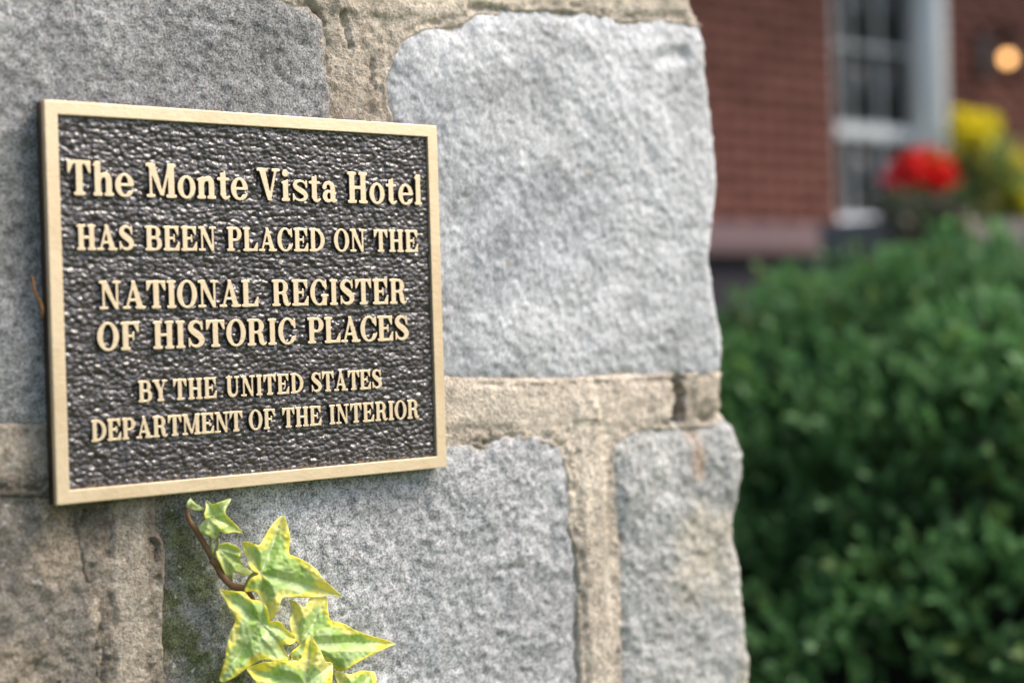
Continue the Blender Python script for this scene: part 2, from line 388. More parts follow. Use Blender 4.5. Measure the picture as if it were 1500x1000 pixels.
c = c*(1-.8*hole[..., None])  # shade of the hollow painted into the mortar colour
grit = sstep(.25, .45, fbm(U, V, 300, 2, 231))[..., None]; c = c*(1-.35*grit)+np.array((.80, .76, .68))[None, None]*.35*grit
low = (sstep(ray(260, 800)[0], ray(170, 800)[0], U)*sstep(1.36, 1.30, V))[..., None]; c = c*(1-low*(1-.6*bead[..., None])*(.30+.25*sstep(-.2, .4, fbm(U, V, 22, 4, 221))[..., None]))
Pn = wrap(U, V, H); n_, m_ = U.shape; idx = np.arange(n_*m_).reshape(n_, m_)
Fq = np.stack([idx[:-1, :-1], idx[:-1, 1:], idx[1:, 1:], idx[1:, :-1]], -1).reshape(-1, 4)
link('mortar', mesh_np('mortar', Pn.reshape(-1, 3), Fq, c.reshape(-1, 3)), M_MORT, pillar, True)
M_CORE = plain('core_stone', (.33, .32, .30), .9, .3, 9, bump=.01)
box('core', (-.73, .05, .004, .40, .62, 2.19), M_CORE, pillar)
box('capstone', (-.80, -.06, 2.20, .55, .70, 2.30), M_CORE, pillar, .012)

# ============================================================ PLAQUE
PW, PH, PT, ZC = .305, .254, .0127, 1.40
plaque = empty('bronze_plaque', (0, 0, ZC), 'rectangular cast bronze plaque with raised lettering on a dark pebbled ground', 'plaque')
def ring(name, w0, h0, w1, h1, y0, y1, mat):
    bm = bmesh.new(); vs = []
    for y in (y0, y1):
        for (a, b) in ((w0, h0), (w1, h1)):
            vs.append([bm.verts.new((sx*a/2, y, ZC+sz*b/2)) for sx, sz in ((-1,-1),(1,-1),(1,1),(-1,1))])
    f0, i0, f1, i1 = vs
    for k in range(4):
        j = (k+1) % 4
        for q in ((f0[k], f0[j], i0[j], i0[k]), (f0[j], f0[k], f1[k], f1[j]), (i0[k], i0[j], i1[j], i1[k]), (f1[k], i1[k], i1[j], f1[j])): bm.faces.new(q)
    bmesh.ops.recalc_face_normals(bm, faces=bm.faces)
    bmesh.ops.bevel(bm, geom=[e for e in bm.edges if all(v.co.y < y0+1e-6 for v in e.verts)], offset=.0006, segments=2, profile=.6, affect='EDGES')
    me = bpy.data.meshes.new(name); bm.to_mesh(me); bm.free(); return link(name, me, mat, plaque)
ring('frame', PW, PH, PW-.0174, PH-.0174, -PT, -PT+.0045, M_BRASS)
bx = boxes_mesh('backing', [(-PW/2+.0003, -PT+.0045, ZC-PH/2+.0003, PW/2-.0003, 0, ZC+PH/2-.0003)]); link('backing', bx, M_PAT, plaque)
# pebbled ground of the panel
g = .00055; pw, ph = PW-.0172, PH-.0172
U, V = np.meshgrid(np.arange(-pw/2, pw/2+g, g), np.arange(-ph/2, ph/2+g, g))
def cells(U, V, sx, sy, seed):
    r = np.random.default_rng(seed); X = U/sx+.25*vnoise(U*60, V*60+9); Y = V/sy+.35*vnoise(U*70+3, V*70); J = r.random((400, 400, 2)); f1 = np.full(U.shape, 9.); f2 = f1.copy()
    xi = np.floor(X).astype(int); yi = np.floor(Y).astype(int)
    for dx in (-1, 0, 1):
        for dy in (-1, 0, 1):
            a = xi+dx; b = yi+dy; j = J[a % 400, b % 400]
            d = np.hypot(X-(a+.1+.8*j[..., 0]), Y-(b+.1+.8*j[..., 1])); f2 = np.where(d < f1, f1, np.minimum(f2, d)); f1 = np.minimum(f1, d)
    return f1, f2
f1, f2 = cells(U, V, .0050, .0036, 5)
H = np.sqrt(np.clip(1-(f1*1.25)**2, 0, 1))*.00085+np.clip((f2-f1)*1.6, 0, 1)**.6*.00035+.0008*fbm(U*.9, V*1.1, 300, 2, 301)+.0007*fbm(U, V, 90, 2, 303)
a1, a2 = cells(U, V, .0026, .0022, 8); H += np.clip((a2-a1)*1.3, 0, 1)**.6*.00018
YP = -PT+.0037
Pn = np.stack([U, YP-H, V+ZC], -1); n_, m_ = U.shape; idx = np.arange(n_*m_).reshape(n_, m_)
Fq = np.stack([idx[:-1, :-1], idx[:-1, 1:], idx[1:, 1:], idx[1:, :-1]], -1).reshape(-1, 4)
link('panel', mesh_np('panel', Pn.reshape(-1, 3), Fq), M_PANEL, plaque, True)

# ---- lettering: a bracketed slab serif alphabet drawn as distance fields
GX, GY = np.meshgrid(np.arange(-.12, 1.30, .02), np.arange(-.14, 1.16, .02))
def Bx(x0, y0, x1, y1): return poly_sd(GX, GY, [(x0,y0),(x1,y0),(x1,y1),(x0,y1)])
def Pl(*p): return poly_sd(GX, GY, list(p))
def El(cx, cy, rx, ry):
    px, py = (GX-cx), (GY-cy); k0 = np.hypot(px/rx, py/ry); k1 = np.hypot(px/rx**2, py/ry**2)+1e-9
    return -k0*(k0-1)/k1
def St(*pts):
    P = catmull(pts, 8, False); d = np.full(GX.shape, -9.)
    for (a, b, r0), (c_, e, r1) in zip(P[:-1], P[1:]):
        ex, ey = c_-a, e-b; L = ex*ex+ey*ey+1e-12; t = np.clip(((GX-a)*ex+(GY-b)*ey)/L, 0, 1)
        d = np.maximum(d, (r0+(r1-r0)*t)-np.hypot(GX-a-t*ex, GY-b-t*ey))
    return d
def Un(*a, k=.035):
    r = a[0]
    for b in a[1:]:
        h = np.clip(.5+.5*(r-b)/k, 0, 1); r = b+(r-b)*h+k*h*(1-h)
    return r
def Sub(a, b): return np.minimum(a, -b)
s, h, T_ = .105, .052, .085                     # half stem, half hairline, serif thickness
def srf(x, y, hw): return Bx(x-hw, 0, x+hw, T_) if y == 0 else Bx(x-hw, y-T_, x+hw, y)
def stem(x, y0=0, y1=1, hs=s, b=True, t=True, o=.075):
    L = [Bx(x-hs, y0, x+hs, y1)]
    if b: L.append(srf(x, y0, hs+o))
    if t: L.append(srf(x, y1, hs+o))
    return Un(*L)
def bowl(x0, xe, y0, y1, tx=.21, ty=.09):
    ym = (y0+y1)/2; ry = (y1-y0)/2; xm = max(x0, xe-ry*1.05); 
    o = np.maximum(Bx(x0, y0, xm, y1), El(xm, ym, xe-xm, ry)); i = np.maximum(Bx(x0-.5, y0+ty, xm, y1-ty), El(xm, ym, xe-xm-tx, ry-ty))
    return np.minimum(Sub(o, i), GX-x0)
def beakT(x, y=1, d=-1): return Pl((x-.20, y-.07), (x, y), (x, y-.36), (x-.055, y-.36)) if d < 0 else Pl((x+.20, y-.07), (x, y), (x, y-.36), (x+.055, y-.36))
def beakB(x): return Pl((x-.20, .07), (x, 0), (x+.03, .36), (x-.035, .36))
G = {}
G['I'] = (Un(stem(.19)), .38)
G['H'] = (Un(stem(.19), stem(.64), Bx(.2, .455, .62, .55)), .83)
G['E'] = (Un(stem(.19), Bx(.1, .91, .70, 1), beakT(.70), Bx(.1, 0, .72, .09), beakB(.72), Bx(.2, .46, .50, .55), Bx(.46, .35, .53, .66)), .77)
G['F'] = (Un(stem(.19), Bx(.1, .91, .69, 1), beakT(.69), Bx(.2, .45, .48, .54), Bx(.45, .34, .52, .65)), .72)
G['L'] = (Un(stem(.19), Bx(.1, 0, .70, .09), beakB(.70)), .74)
G['T'] = (Un(stem(.385, t=False), Bx(.02, .91, .75, 1), beakT(.755), beakT(.015, 1, 1)), .77)
G['D'] = (Un(stem(.19), bowl(.2, .80, 0, 1)), .82)
G['P'] = (Un(stem(.19), bowl(.2, .72, .42, 1)), .74)
leg = St((.46,.50,.05),(.545,.42,.09),(.585,.26,.105),(.61,.12,.095),(.68,.045,.055),(.76,.06,.03),(.80,.12,.022))
G['R'] = (Un(stem(.19), bowl(.2, .71, .45, 1), leg), .82)
G['B'] = (Un(stem(.19), bowl(.2, .70, .475, 1, .195), bowl(.2, .76, 0, .565, .21)), .78)
ringO = lambda cx=.40, rx=.40, ti=.205, to=.08: Sub(El(cx, .5, rx, .515), El(cx, .5, rx-ti, .515-to))
G['O'] = (ringO(), .80)
cut = Bx(.52, .30, 1.2, .72)
G['C'] = (Un(Sub(ringO(.41, .40), cut), Pl((.68,.98),(.75,.98),(.75,.60),(.70,.60),(.60,.78)), St((.60,.12,.05),(.70,.20,.035),(.755,.33,.028))), .79)
G['G'] = (Un(Sub(ringO(.41, .40), cut), Pl((.67,.98),(.74,.98),(.74,.60),(.69,.60),(.59,.78)), Bx(.555, .0, .745, .42), Bx(.48, .34, .83, .425)), .84)
def Sg(k=1.0, t=1.0):
    sc = lambda pts: St(*[(x*(.97 if k < 1 else 1), y*k, r*t) for x, y, r in pts])
    return Un(sc([(.60,.74,.035),(.545,.88,.045),(.37,.955,.05),(.205,.87,.085),(.17,.73,.105),(.27,.60,.115),(.41,.50,.12),(.54,.39,.118),(.60,.26,.11),(.53,.11,.075),(.36,.045,.05),(.20,.12,.045),(.12,.27,.035)]),
              Bx(.575, .64*k, .64, .98*k), Bx(.075, .02*k, .14, .36*k))
G['S'] = (Sg(), .71)
G['A'] = (Un(Pl((.115,0),(.20,0),(.455,.84),(.40,1.0)), Pl((.345,1.01),(.485,1.01),(.80,0),(.565,0)), Bx(.22, .27, .60, .355), srf(.155, 0, .155), srf(.685, 0, .20)), .885)
G['V'] = (Un(Pl((.06,1),(.30,1),(.515,.0),(.38,.0)), Pl((.66,1),(.745,1),(.50,.0),(.44,.16)), srf(.185, 1, .20), srf(.70, 1, .155)), .86)
G['Y'] = (Un(Pl((.055,1),(.29,1),(.52,.48),(.33,.44)), Pl((.62,1),(.71,1),(.52,.46),(.45,.52)), Bx(.325, 0, .535, .52), srf(.43, 0, .185), srf(.18, 1, .19), srf(.665, 1, .15)), .82)
G['N'] = (Un(Bx(.13, 0, .215, 1), Bx(.635, 0, .72, 1), Pl((.06,1),(.30,1),(.72,0),(.60,0)), srf(.172, 0, .165), srf(.15, 1, .14), srf(.677, 1, .165)), .85)
G['M'] = (Un(Bx(.13, 0, .215, 1), Bx(.765, 0, .975, 1), Pl((.07,1),(.32,1),(.60,.06),(.49,.06)), Pl((.775,1),(.86,1),(.60,.04),(.535,.14)), srf(.172, 0, .15), srf(.17, 1, .16), srf(.87, 0, .185), srf(.90, 1, .15)), 1.06)
G['U'] = (Un(St((.21,.95,.105),(.21,.35,.105),(.26,.16,.10),(.39,.055,.07),(.53,.08,.055),(.63,.2,.048),(.66,.38,.045),(.66,.95,.045)), srf(.21, 1, .19), srf(.66, 1, .155)), .83)
s2 = .098; X_ = .66
G['l'] = (stem(.175, hs=s2, o=.06, t=False) , .35)
G['l'] = (Un(G['l'][0], Pl((.02,.92),(.10,.93),(.27,1.01),(.27,.9),(.02,.86))), .35)
arch = St((.20,.40,.05),(.27,.55,.06),(.40,.61,.075),(.51,.56,.09),(.535,.40,.098),(.535,.1,.098))
G['h'] = (Un(stem(.175, hs=s2, o=.055, t=False), Pl((.02,.92),(.10,.93),(.27,1.01),(.27,.9),(.02,.86)), arch, srf(.535, 0, .155)), .71)
G['n'] = (Un(stem(.175, 0, .62, hs=s2, o=.055, t=False), Pl((.02,.60),(.10,.61),(.27,.69),(.27,.57),(.02,.54)), arch, srf(.535, 0, .155)), .71)
G['i'] = (Un(stem(.175, 0, .62, hs=s2, o=.06, t=False), Pl((.02,.60),(.10,.61),(.272,.69),(.272,.57),(.02,.54)), El(.175, .875, .115, .115)), .35)
G['o'] = (Sub(El(.31, .33, .31, .35), El(.31, .33, .125, .275)), .62)
G['e'] = (Un(Sub(Sub(El(.31, .33, .31, .35), El(.31, .33, .125, .275)), Bx(.33, .16, .8, .325)), Bx(.15, .305, .60, .375), St((.42,.045,.05),(.52,.10,.036),(.575,.19,.026))), .61)
G['t'] = (Un(Bx(.115, .12, .305, .80), Pl((.115,.60),(.255,.86),(.305,.86),(.305,.6)), Bx(.0, .575, .44, .655), St((.21,.16,.095),(.25,.06,.065),(.34,.035,.045),(.43,.09,.03))), .46)
G['s'] = (Un(Sg(.68, .72)), .68)
G['a'] = (Un(St((.13,.48,.07),(.17,.58,.06),(.30,.62,.055),(.42,.56,.085),(.455,.42,.095),(.455,.14,.095),(.50,.05,.06),(.59,.06,.035)), Sub(El(.265, .19, .215, .20), El(.315, .20, .085, .11)), El(.135, .49, .085, .075)), .63)
def contours(F):
    """closed iso-lines of F=0 on the glyph grid"""
    n, m = F.shape; segs = {}; F = np.where(np.abs(F) < 1e-7, 1e-7, F)
    def pt(e):
        k, i, j = e
        if k: t = F[i, j]/(F[i, j]-F[i+1, j]); return (GX[i, j], GY[i, j]+t*(GY[i+1, j]-GY[i, j]))
        t = F[i, j]/(F[i, j]-F[i, j+1]); return (GX[i, j]+t*(GX[i, j+1]-GX[i, j]), GY[i, j])
    I = F > 0
    for i in range(n-1):
        for j in range(m-1):
            a, b, c_, d = I[i, j], I[i, j+1], I[i+1, j+1], I[i+1, j]
            if a == b == c_ == d: continue
            E_ = [((0,i,j), a, b), ((1,i,j+1), b, c_), ((0,i+1,j), c_, d), ((1,i,j), d, a)]
            st = [e for e, p, q in E_ if p and not q]; en = [e for e, p, q in E_ if q and not p]
            if len(st) == 1: segs[st[0]] = en[0]
            else:
                if a: segs[(0,i,j)] = (1,i,j); segs[(0,i+1,j)] = (1,i,j+1)
                else: segs[(1,i,j+1)] = (0,i,j); segs[(1,i,j)] = (0,i+1,j)
    loops = []
    while segs:
        k0 = next(iter(segs)); k = k0; L = []
        while k in segs:
            L.append(pt(k)); k = segs.pop(k)
        if len(L) > 5: loops.append(L)
    return loops
LET_D = .0036
def glyph_mesh(ch, key, sx, sy):
    cu = bpy.data.curves.new('g', 'CURVE'); cu.dimensions = '2D'; cu.fill_mode = 'BOTH'
    for L in contours(G[ch][0]-.004):
        A = np.array(L)*[sx, sy]; A = (A+np.roll(A, 1, 0)*.5+np.roll(A, -1, 0)*.5)/2
        sp = cu.splines.new('POLY'); sp.points.add(len(A)-1); sp.use_cyclic_u = True
        for q, p in zip(sp.points, A): q.co = (p[0], p[1], 0, 1)
    cu.extrude = LET_D/2-.00025; cu.bevel_depth = .00028; cu.bevel_resolution = 1; cu.offset = -.00012
    o = bpy.data.objects.new('g', cu); COL.objects.link(o); bpy.context.view_layer.update()
    me = bpy.data.meshes.new_from_object(o.evaluated_get(bpy.context.evaluated_depsgraph_get()))
    bpy.data.objects.remove(o); bpy.data.curves.remove(cu)
    me.transform(Matrix.Rotation(math.pi/2, 4, 'X')); me.name = 'letter'
    me.materials.clear(); me.materials.append(M_BRASS); me.materials.append(M_PAT)
    for p in me.polygons: p.material_index = 1 if abs(p.normal.y) < .35 else 0
    return me
TEXT = [(67.8, 22.0, [('The',-138.8,-93.5),('Monte',-84.8,-9.3),('Vista',-1.4,62.9),('Hotel',71.3,137.6)]),
        (33.0, 16.0, [('HAS',-133.7,-94.5),('BEEN',-86.7,-34.3),('PLACED',-26.5,51.7),('ON',59.1,86.1),('THE',92.9,132.9)]),
        (-4.8, 18.0, [('NATIONAL',-119.9,-3.1),('REGISTER',7.1,120.7)]),
        (-31.4, 18.0, [('OF',-122.2,-92.4),('HISTORIC',-83.4,26.1),('PLACES',35.1,121.3)]),
        (-65.6, 13.8, [('BY',-94.8,-74.0),('THE',-70.1,-37.2),('UNITED',-31.0,30.7),('STATES',36.3,96.4)]),
        (-89.0, 13.6, [('DEPARTMENT',-128.1,-18.8),('OF',-14.0,7.1),('THE',12.3,44.5),('INTERIOR',50.7,129.0)])]
for base, cap, words in TEXT:
    tot = 0; nat = 0
    for wd, a, b in words: tot += b-a; nat += sum(G[c_][1] for c_ in wd)+.035*(len(wd)-1)
    sx = tot/nat; cache = {}
    for wd, a, b in words:
        k = (b-a)/(sum(G[c_][1] for c_ in wd)+.035*(len(wd)-1)); x = a
        for c_ in wd:
            if c_ not in cache: cache[c_] = glyph_mesh(c_, 0, sx/1000, cap/1000)
            o = bpy.data.objects.new('letter', cache[c_]); COL.objects.link(o); o.parent = plaque
            o.location = ((x+(k-sx)*G[c_][1]/2)/1000, -PT+LET_D/2+.0002, base/1000)
            x += (G[c_][1]+.035)*k
# dried tendril hooked behind the plaque's left edge
M_DRY = plain('dry_tendril', (.30, .14, .05), .8, .4, 200)
tt = [ray(a, b, y) for a, b, y in ((47,405,-.004),(49,414,-.005),(50,424,-.006),(54,434,-.006),(60,444,-.007),(62,455,-.008),(61,466,-.006))]
tt = catmull([tuple(p) for p in tt], 4, False)
o = tube('dried_tendril', tt, [.0011*(.6+.5*abs(math.sin(i*1.7))) for i in range(len(tt))], M_DRY, None, 6)
tag(o, 'tiny dried brown tendril caught at the left edge of the plaque', 'tendril')

# ============================================================ IVY
ivy = empty('ivy_vine', tuple(ray(430, 1000)), 'ivy sprig with yellow edged green leaves climbing the stone under the plaque', 'ivy')
def Z5(p): return (240+p[0]/3.3325, 700+p[1]/3.3325)
LEAVES = [
 ([(112,150),(114,118),(130,98),(140,110),(158,126),(195,148),(180,158),(150,157),(128,152)], (118,145), [(190,148),(132,102)], .010, .8, .05),
 ([(200,190),(204,150),(203,108),(222,118),(240,126),(285,112),(328,100),(312,135),(300,168),(330,205),(386,266),(340,264),(300,270),(250,245)], (240,190), [(326,103),(380,263),(206,110)], .012, .5, .1),
 ([(170,240),(188,218),(215,192),(240,198),(262,205),(290,218),(315,234),(290,250),(268,262),(252,300),(235,292),(222,285),(195,275),(180,264)], (215,198), [(252,296),(310,235),(174,242)], .017, .9, .0),
 ([(255,360),(262,335),(300,315),(330,322),(358,334),(377,360),(372,395),(402,435),(443,470),(390,472),(342,456),(337,490),(342,545),(325,548),(315,520),(300,470),(272,410)], (262,345), [(440,469),(335,543),(372,362)], .014, .8, .0),
 ([(385,320),(400,309),(432,318),(465,325),(490,288),(518,240),(548,205),(580,181),(598,208),(617,290),(611,365),(645,382),(685,402),(725,428),(752,452),(772,485),(805,515),(872,580),(820,573),(760,578),(700,583),(640,582),(600,580),(575,590),(562,640),(540,675),(515,702),(498,680),(497,640),(470,600),(455,560),(430,552),(395,552),(405,520),(425,488),(462,468),(430,448),(410,415),(415,395),(392,360)], (472,467), [(580,184),(868,579),(516,698),(388,322)], .022, .0, .12),
 ([(270,545),(300,547),(350,552),(395,556),(425,590),(470,598),(500,625),(512,668),(520,700),(545,696),(575,706),(600,740),(640,768),(640,800),(612,812),(583,815),(592,845),(615,885),(560,893),(485,884),(440,905),(400,930),(350,968),(310,988),(290,996),(272,985),(282,940),(297,890),(308,820),(322,755),(350,690),(325,645),(300,595)], (470,706), [(275,548),(276,984),(612,884),(636,780),(480,610)], .026, .0, .25),
 ([(612,595),(635,598),(660,615),(685,630),(700,605),(712,585),(750,583),(795,583),(800,640),(812,688),(850,702),(885,712),(925,735),(965,752),(1010,768),(1060,782),(1130,806),(1090,826),(1050,845),(1000,870),(960,890),(925,912),(895,932),(850,942),(828,915),(800,895),(740,885),(680,890),(640,885),(618,870),(625,845),(660,812),(640,790),(622,750),(612,700),(627,650)], (668,810), [(1125,806),(790,587),(845,938),(614,600)], .017, .0, .15),
 ([(405,930),(450,910),(500,897),(550,893),(610,890),(665,886),(680,840),(692,795),(712,762),(735,790),(755,825),(770,852),(790,893),(820,900),(826,940),(822,1000),(835,1060),(800,1120),(700,1160),(600,1150),(520,1090),(470,1030),(425,960)], (690,1010), [(712,766),(410,932),(822,905),(600,1140)], .030, .0, .30),
 ([(835,945),(862,943),(900,955),(930,950),(962,938),(1000,940),(1022,942),(1036,970),(1034,1030),(1010,1085),(940,1120),(880,1090),(855,1020),(838,975)], (900,1085), [(1020,945),(838,950)], .020, .1, .8)]
for li, (out, hub, tips, off, pale, ymix) in enumerate(LEAVES):
    out = catmull([Z5(p) for p in out], 4); hub = Z5(hub); tips = [Z5(t) for t in tips]
    A = np.array(out); gx, gy = np.meshgrid(np.arange(A[:, 0].min(), A[:, 0].max(), 1.5), np.arange(A[:, 1].min(), A[:, 1].max(), 1.5))
    gx = gx+rng.uniform(-.3, .3, gx.shape); gy = gy+rng.uniform(-.3, .3, gy.shape)
    ins = poly_sd(gx, gy, out) > .8
    pts = [Vector(p) for p in out]+[Vector((a, b)) for a, b in zip(gx[ins], gy[ins])]
    n0 = len(out); r = delaunay_2d_cdt(pts, [(i, (i+1) % n0) for i in range(n0)], [], 1, 1e-5)
    vs = np.array([tuple(v) for v in r[0]]); tris = np.array([f for f in r[2] if len(f) == 3])
    X, Y = vs[:, 0], vs[:, 1]; sdp = np.maximum(poly_sd(X, Y, out), 0); size = math.sqrt((A[:, 0].max()-A[:, 0].min())*(A[:, 1].max()-A[:, 1].min()))
    main = np.full(X.shape, 1e9)
    for t in tips: main = np.minimum(main, seg_dist(X, Y, [hub, (hub[0]*.5+t[0]*.5+2, hub[1]*.5+t[1]*.5-1.5), t]))
    side = np.full(X.shape, 1e9)
    for t in tips:
        d = np.array([t[0]-hub[0], t[1]-hub[1]]); L = np.linalg.norm(d); d /= L; pn = np.array([-d[1], d[0]])
        for k in (.2, .38, .55, .72):
            for sg in (-1, 1):
                p = np.array(hub)+d*L*k; q = p+(d*.75+pn*sg*.65)*L*.30*(1-k*.6)
                side = np.minimum(side, seg_dist(X, Y, [tuple(p), tuple((p+q)/2+d*1.0), tuple(q)]))
    hr = np.hypot(X-hub[0], Y-hub[1])
    Yoff = off+.00045*np.minimum(main, 12)*1.0*min(1, size/60)-.0095*(hr/size)**2*min(1, size/50)+.0032*vnoise(X*.045+li*9, Y*.045)+.0006*vnoise(X*.22, Y*.22+li)
    W3 = np.array([ray(a, b, -o_) for a, b, o_ in zip(X, Y, Yoff)])
    nz = fbm(X, Y, .035, 3, 400+li); nf = fbm(X, Y, .12, 3, 430+li)
    thr = size*(.045+.09*ymix)
    g_ = sstep(0, 1, (sdp-thr*np.maximum(.4, 1+1.5*nz+.3*nf))/(2.4)+.5)*(1-.35*pale)
    g_ = np.where(sdp < .8, 0, g_)
    yel = np.array((.93, .87, .13)); pal = np.array((.92, .90, .50)); gr = np.array((.56, .74, .24)); gd = np.array((.45, .66, .16)); gm = np.array((.66, .80, .40))
    yc = yel*(1-sstep(-.2, .6, nz)[:, None]*.6)+pal*sstep(-.2, .6, nz)[:, None]*.6
    yc = yc*(1-.6*pale)+np.array((.64, .76, .20))*.6*pale
    q1 = sstep(-.3, .4, fbm(X, Y, .035, 3, 460+li))[:, None]; q2 = sstep(.1, .45, fbm(X, Y, .05, 3, 480+li))[:, None]
    gc = gr*(1-q1)+gm*q1; gc = gc*(1-.7*q2)+gd*.7*q2
    cc = yc*(1-g_[:, None])+gc*g_[:, None]
    vm = (sstep(1.9, .6, main)*.9)[:, None]; vs_ = (sstep(1.3, .3, side)*.5)[:, None]; vc = np.array((.80, .86, .60))
    cc = cc*(1-vs_)+vc*vs_; cc = cc*(1-vm)+vc*vm
    me = mesh_np('leaf', W3, tris, cc); o = link('leaf', me, M_IVY, ivy, True)
    sm = o.modifiers.new('thickness', 'SOLIDIFY'); sm.thickness = .0004; sm.offset = 0
M_STEM = plain('ivy_stem', (.24, .13, .07), .6, .35, 150); M_PET = plain('ivy_petiole', (.34, .36, .12), .6, .3, 150)
def px3(pts): return catmull([tuple(ray(*Z5(p[:2]), -p[2])) for p in pts], 5, False)
sp = px3([(116,140,.010),(114,175,.009),(128,215,.008),(160,258,.007),(200,325,.007),(235,385,.008),(258,425,.008),(290,480,.009),(335,525,.011),(400,548,.012),(450,640,.012),(520,800,.012),(600,950,.013),(640,1200,.014)])
tube('stem', sp, np.interp(np.arange(len(sp)), [0, 12, 30, len(sp)], [.0013, .0018, .0025, .0028]), M_STEM, ivy, 8)
for pts in ([(262,290,.016),(264,325,.014),(240,392,.010)], [(258,345,.014),(250,365,.012),(240,395,.009)], [(472,467,.022),(430,470,.016),(390,540,.012)], [(470,706,.026),(490,735,.020),(505,790,.013)], [(668,810,.017),(640,840,.014),(585,920,.013)], [(690,1010,.030),(660,1060,.02),(630,1090,.014)], [(236,190,.012),(225,240,.011),(236,380,.009)]):
    q = px3(pts); tube('petiole', q, .0011, M_PET, ivy, 6)
tube('bud', px3([(232,395,.010),(248,412,.011),(262,418,.010)]), .0026, M_STEM, ivy, 7)

# ============================================================ BOXWOOD BUSH
bc = atz(1606, 470, 3.2); bush = empty('boxwood_bush', (bc[0], bc[1], 0), 'dense rounded green boxwood bush right of the stone pillar', 'bush')
BR = np.array((1.42, 1.20, 1.435))
def bsurf(th, ph_):
    c, s_ = np.cos(ph_), np.sin(ph_); e = .77
    x = np.sign(c)*np.abs(c)**e*np.cos(th); y = np.sign(c)*np.abs(c)**e*np.sin(th); z = np.sign(s_)*np.abs(s_)**e
    k = 1+.10*vnoise(th*3.1+5, ph_*4.0)+.05*vnoise(th*9+2, ph_*9)
    return np.stack([x*BR[0]*k+bc[0], y*BR[1]*k+bc[1], z*BR[2]*(1+.35*(k-1))], -1)
NS = 15000
th = rng.uniform(math.pi*.62, math.pi*1.98, NS); ph_ = np.arcsin(rng.uniform(.10, 1, NS))
base = bsurf(th, ph_); ctr = np.array((bc[0], bc[1], .55)); nrm = base-ctr; nrm /= np.linalg.norm(nrm, axis=1)[:, None]
depth = rng.random(NS)**1.6*.16; base = base-nrm*depth[:, None]
dirs = nrm*.8+np.array((0, 0, .55))+rng.normal(0, .35, (NS, 3)); dirs /= np.linalg.norm(dirs, axis=1)[:, None]
NL = 9
def leafgeo(c0, ax, sd_, L, Wd):
    nn = np.cross(ax, sd_); t = c0+ax*L; q = c0+ax*L*.45
    return np.stack([c0, q+sd_*Wd-nn*.15*Wd, t, q-sd_*Wd-nn*.15*Wd, c0+ax*L*.52+nn*.25*Wd], -2)
k = np.repeat(np.arange(NS), NL); f_ = np.tile(np.linspace(.1, 1, NL), NS)
ax = dirs[k]+rng.normal(0, .55, (len(k), 3)); ax /= np.linalg.norm(ax, axis=1)[:, None]
sdv = np.cross(ax, rng.normal(0, 1, (len(k), 3))); sdv /= np.linalg.norm(sdv, axis=1)[:, None]
c0 = base[k]+dirs[k]*(f_*.075)[:, None]
Lf = rng.uniform(.020, .034, len(k))[:, None]; V5 = leafgeo(c0, ax, sdv, Lf, Lf*.33)
cid = rng.random(NS)[k]; tipy = np.clip(f_-.55, 0, 1)*1.2
dk = np.array((.060, .150, .045)); lt = np.array((.165, .34, .12)); yl = np.array((.13, .20, .04)); br = np.array((.20, .12, .07))
cl = dk+(lt-dk)*(.4*cid+.6*tipy)[:, None]; cl = cl*np.clip(1+.75*fbm(c0[:, 0]*1.3+c0[:, 1], c0[:, 2], 7, 3, 501), .35, 2)[:, None]; q = (cid > .90)[:, None]*.6; cl = cl*(1-q)+yl*q; q = (rng.random(len(k)) > .996)[:, None]*1.; cl = cl*(1-q)+br*q
# the leaves that show largest are separate parts, the rest one mass
dcam = np.linalg.norm(c0-CAM, axis=1)/(.3+f_); P = c0-CAM; zz = P@FW; pxx = 750+FPX*(P@RT)/zz; pyy = 500-FPX*(P@UP)/zz
vis = (pxx > 1090) & (pxx < 1490) & (pyy > 340) & (pyy < 990) & (depth[k] < .03)
order = np.argsort(np.where(vis, dcam, 1e9))[:280]; sel = np.zeros(len(k), bool); sel[order] = True
M_BOX = mk_leaf('boxwood_leaf', True, rough=.52, tr=.38)
tri = np.array([(0,1,4),(1,2,4),(2,3,4),(3,0,4)])
r = ~sel; Vr = V5[r].reshape(-1, 3); Fr = (np.arange(r.sum())[:, None, None]*5+tri[None]).reshape(-1, 3)
o = link('foliage', mesh_np('foliage', Vr, Fr, np.repeat(cl[r], 5, 0)), M_BOX, bush); o['kind'] = 'stuff'
protos = []
for j in range(6):
    L = leafgeo(np.zeros((1, 3)), np.array([[1., 0, 0]]), np.array([[0, 1., 0]]), .023, .0078)[0]
    protos.append(mesh_np('leaf', L, tri, np.repeat(cl[order[j*7]][None], 5, 0)))
    protos[-1].materials.append(M_BOX)
for i in order:
    o = bpy.data.objects.new('leaf', protos[i % 6]); COL.objects.link(o); o.parent = bush
    n3 = np.cross(ax[i], sdv[i]); mt = Matrix(((ax[i][0], sdv[i][0], n3[0]), (ax[i][1], sdv[i][1], n3[1]), (ax[i][2], sdv[i][2], n3[2]))).to_4x4()
    mt.translation = Vector(c0[i])-Vector(bush.location); o.matrix_local = mt
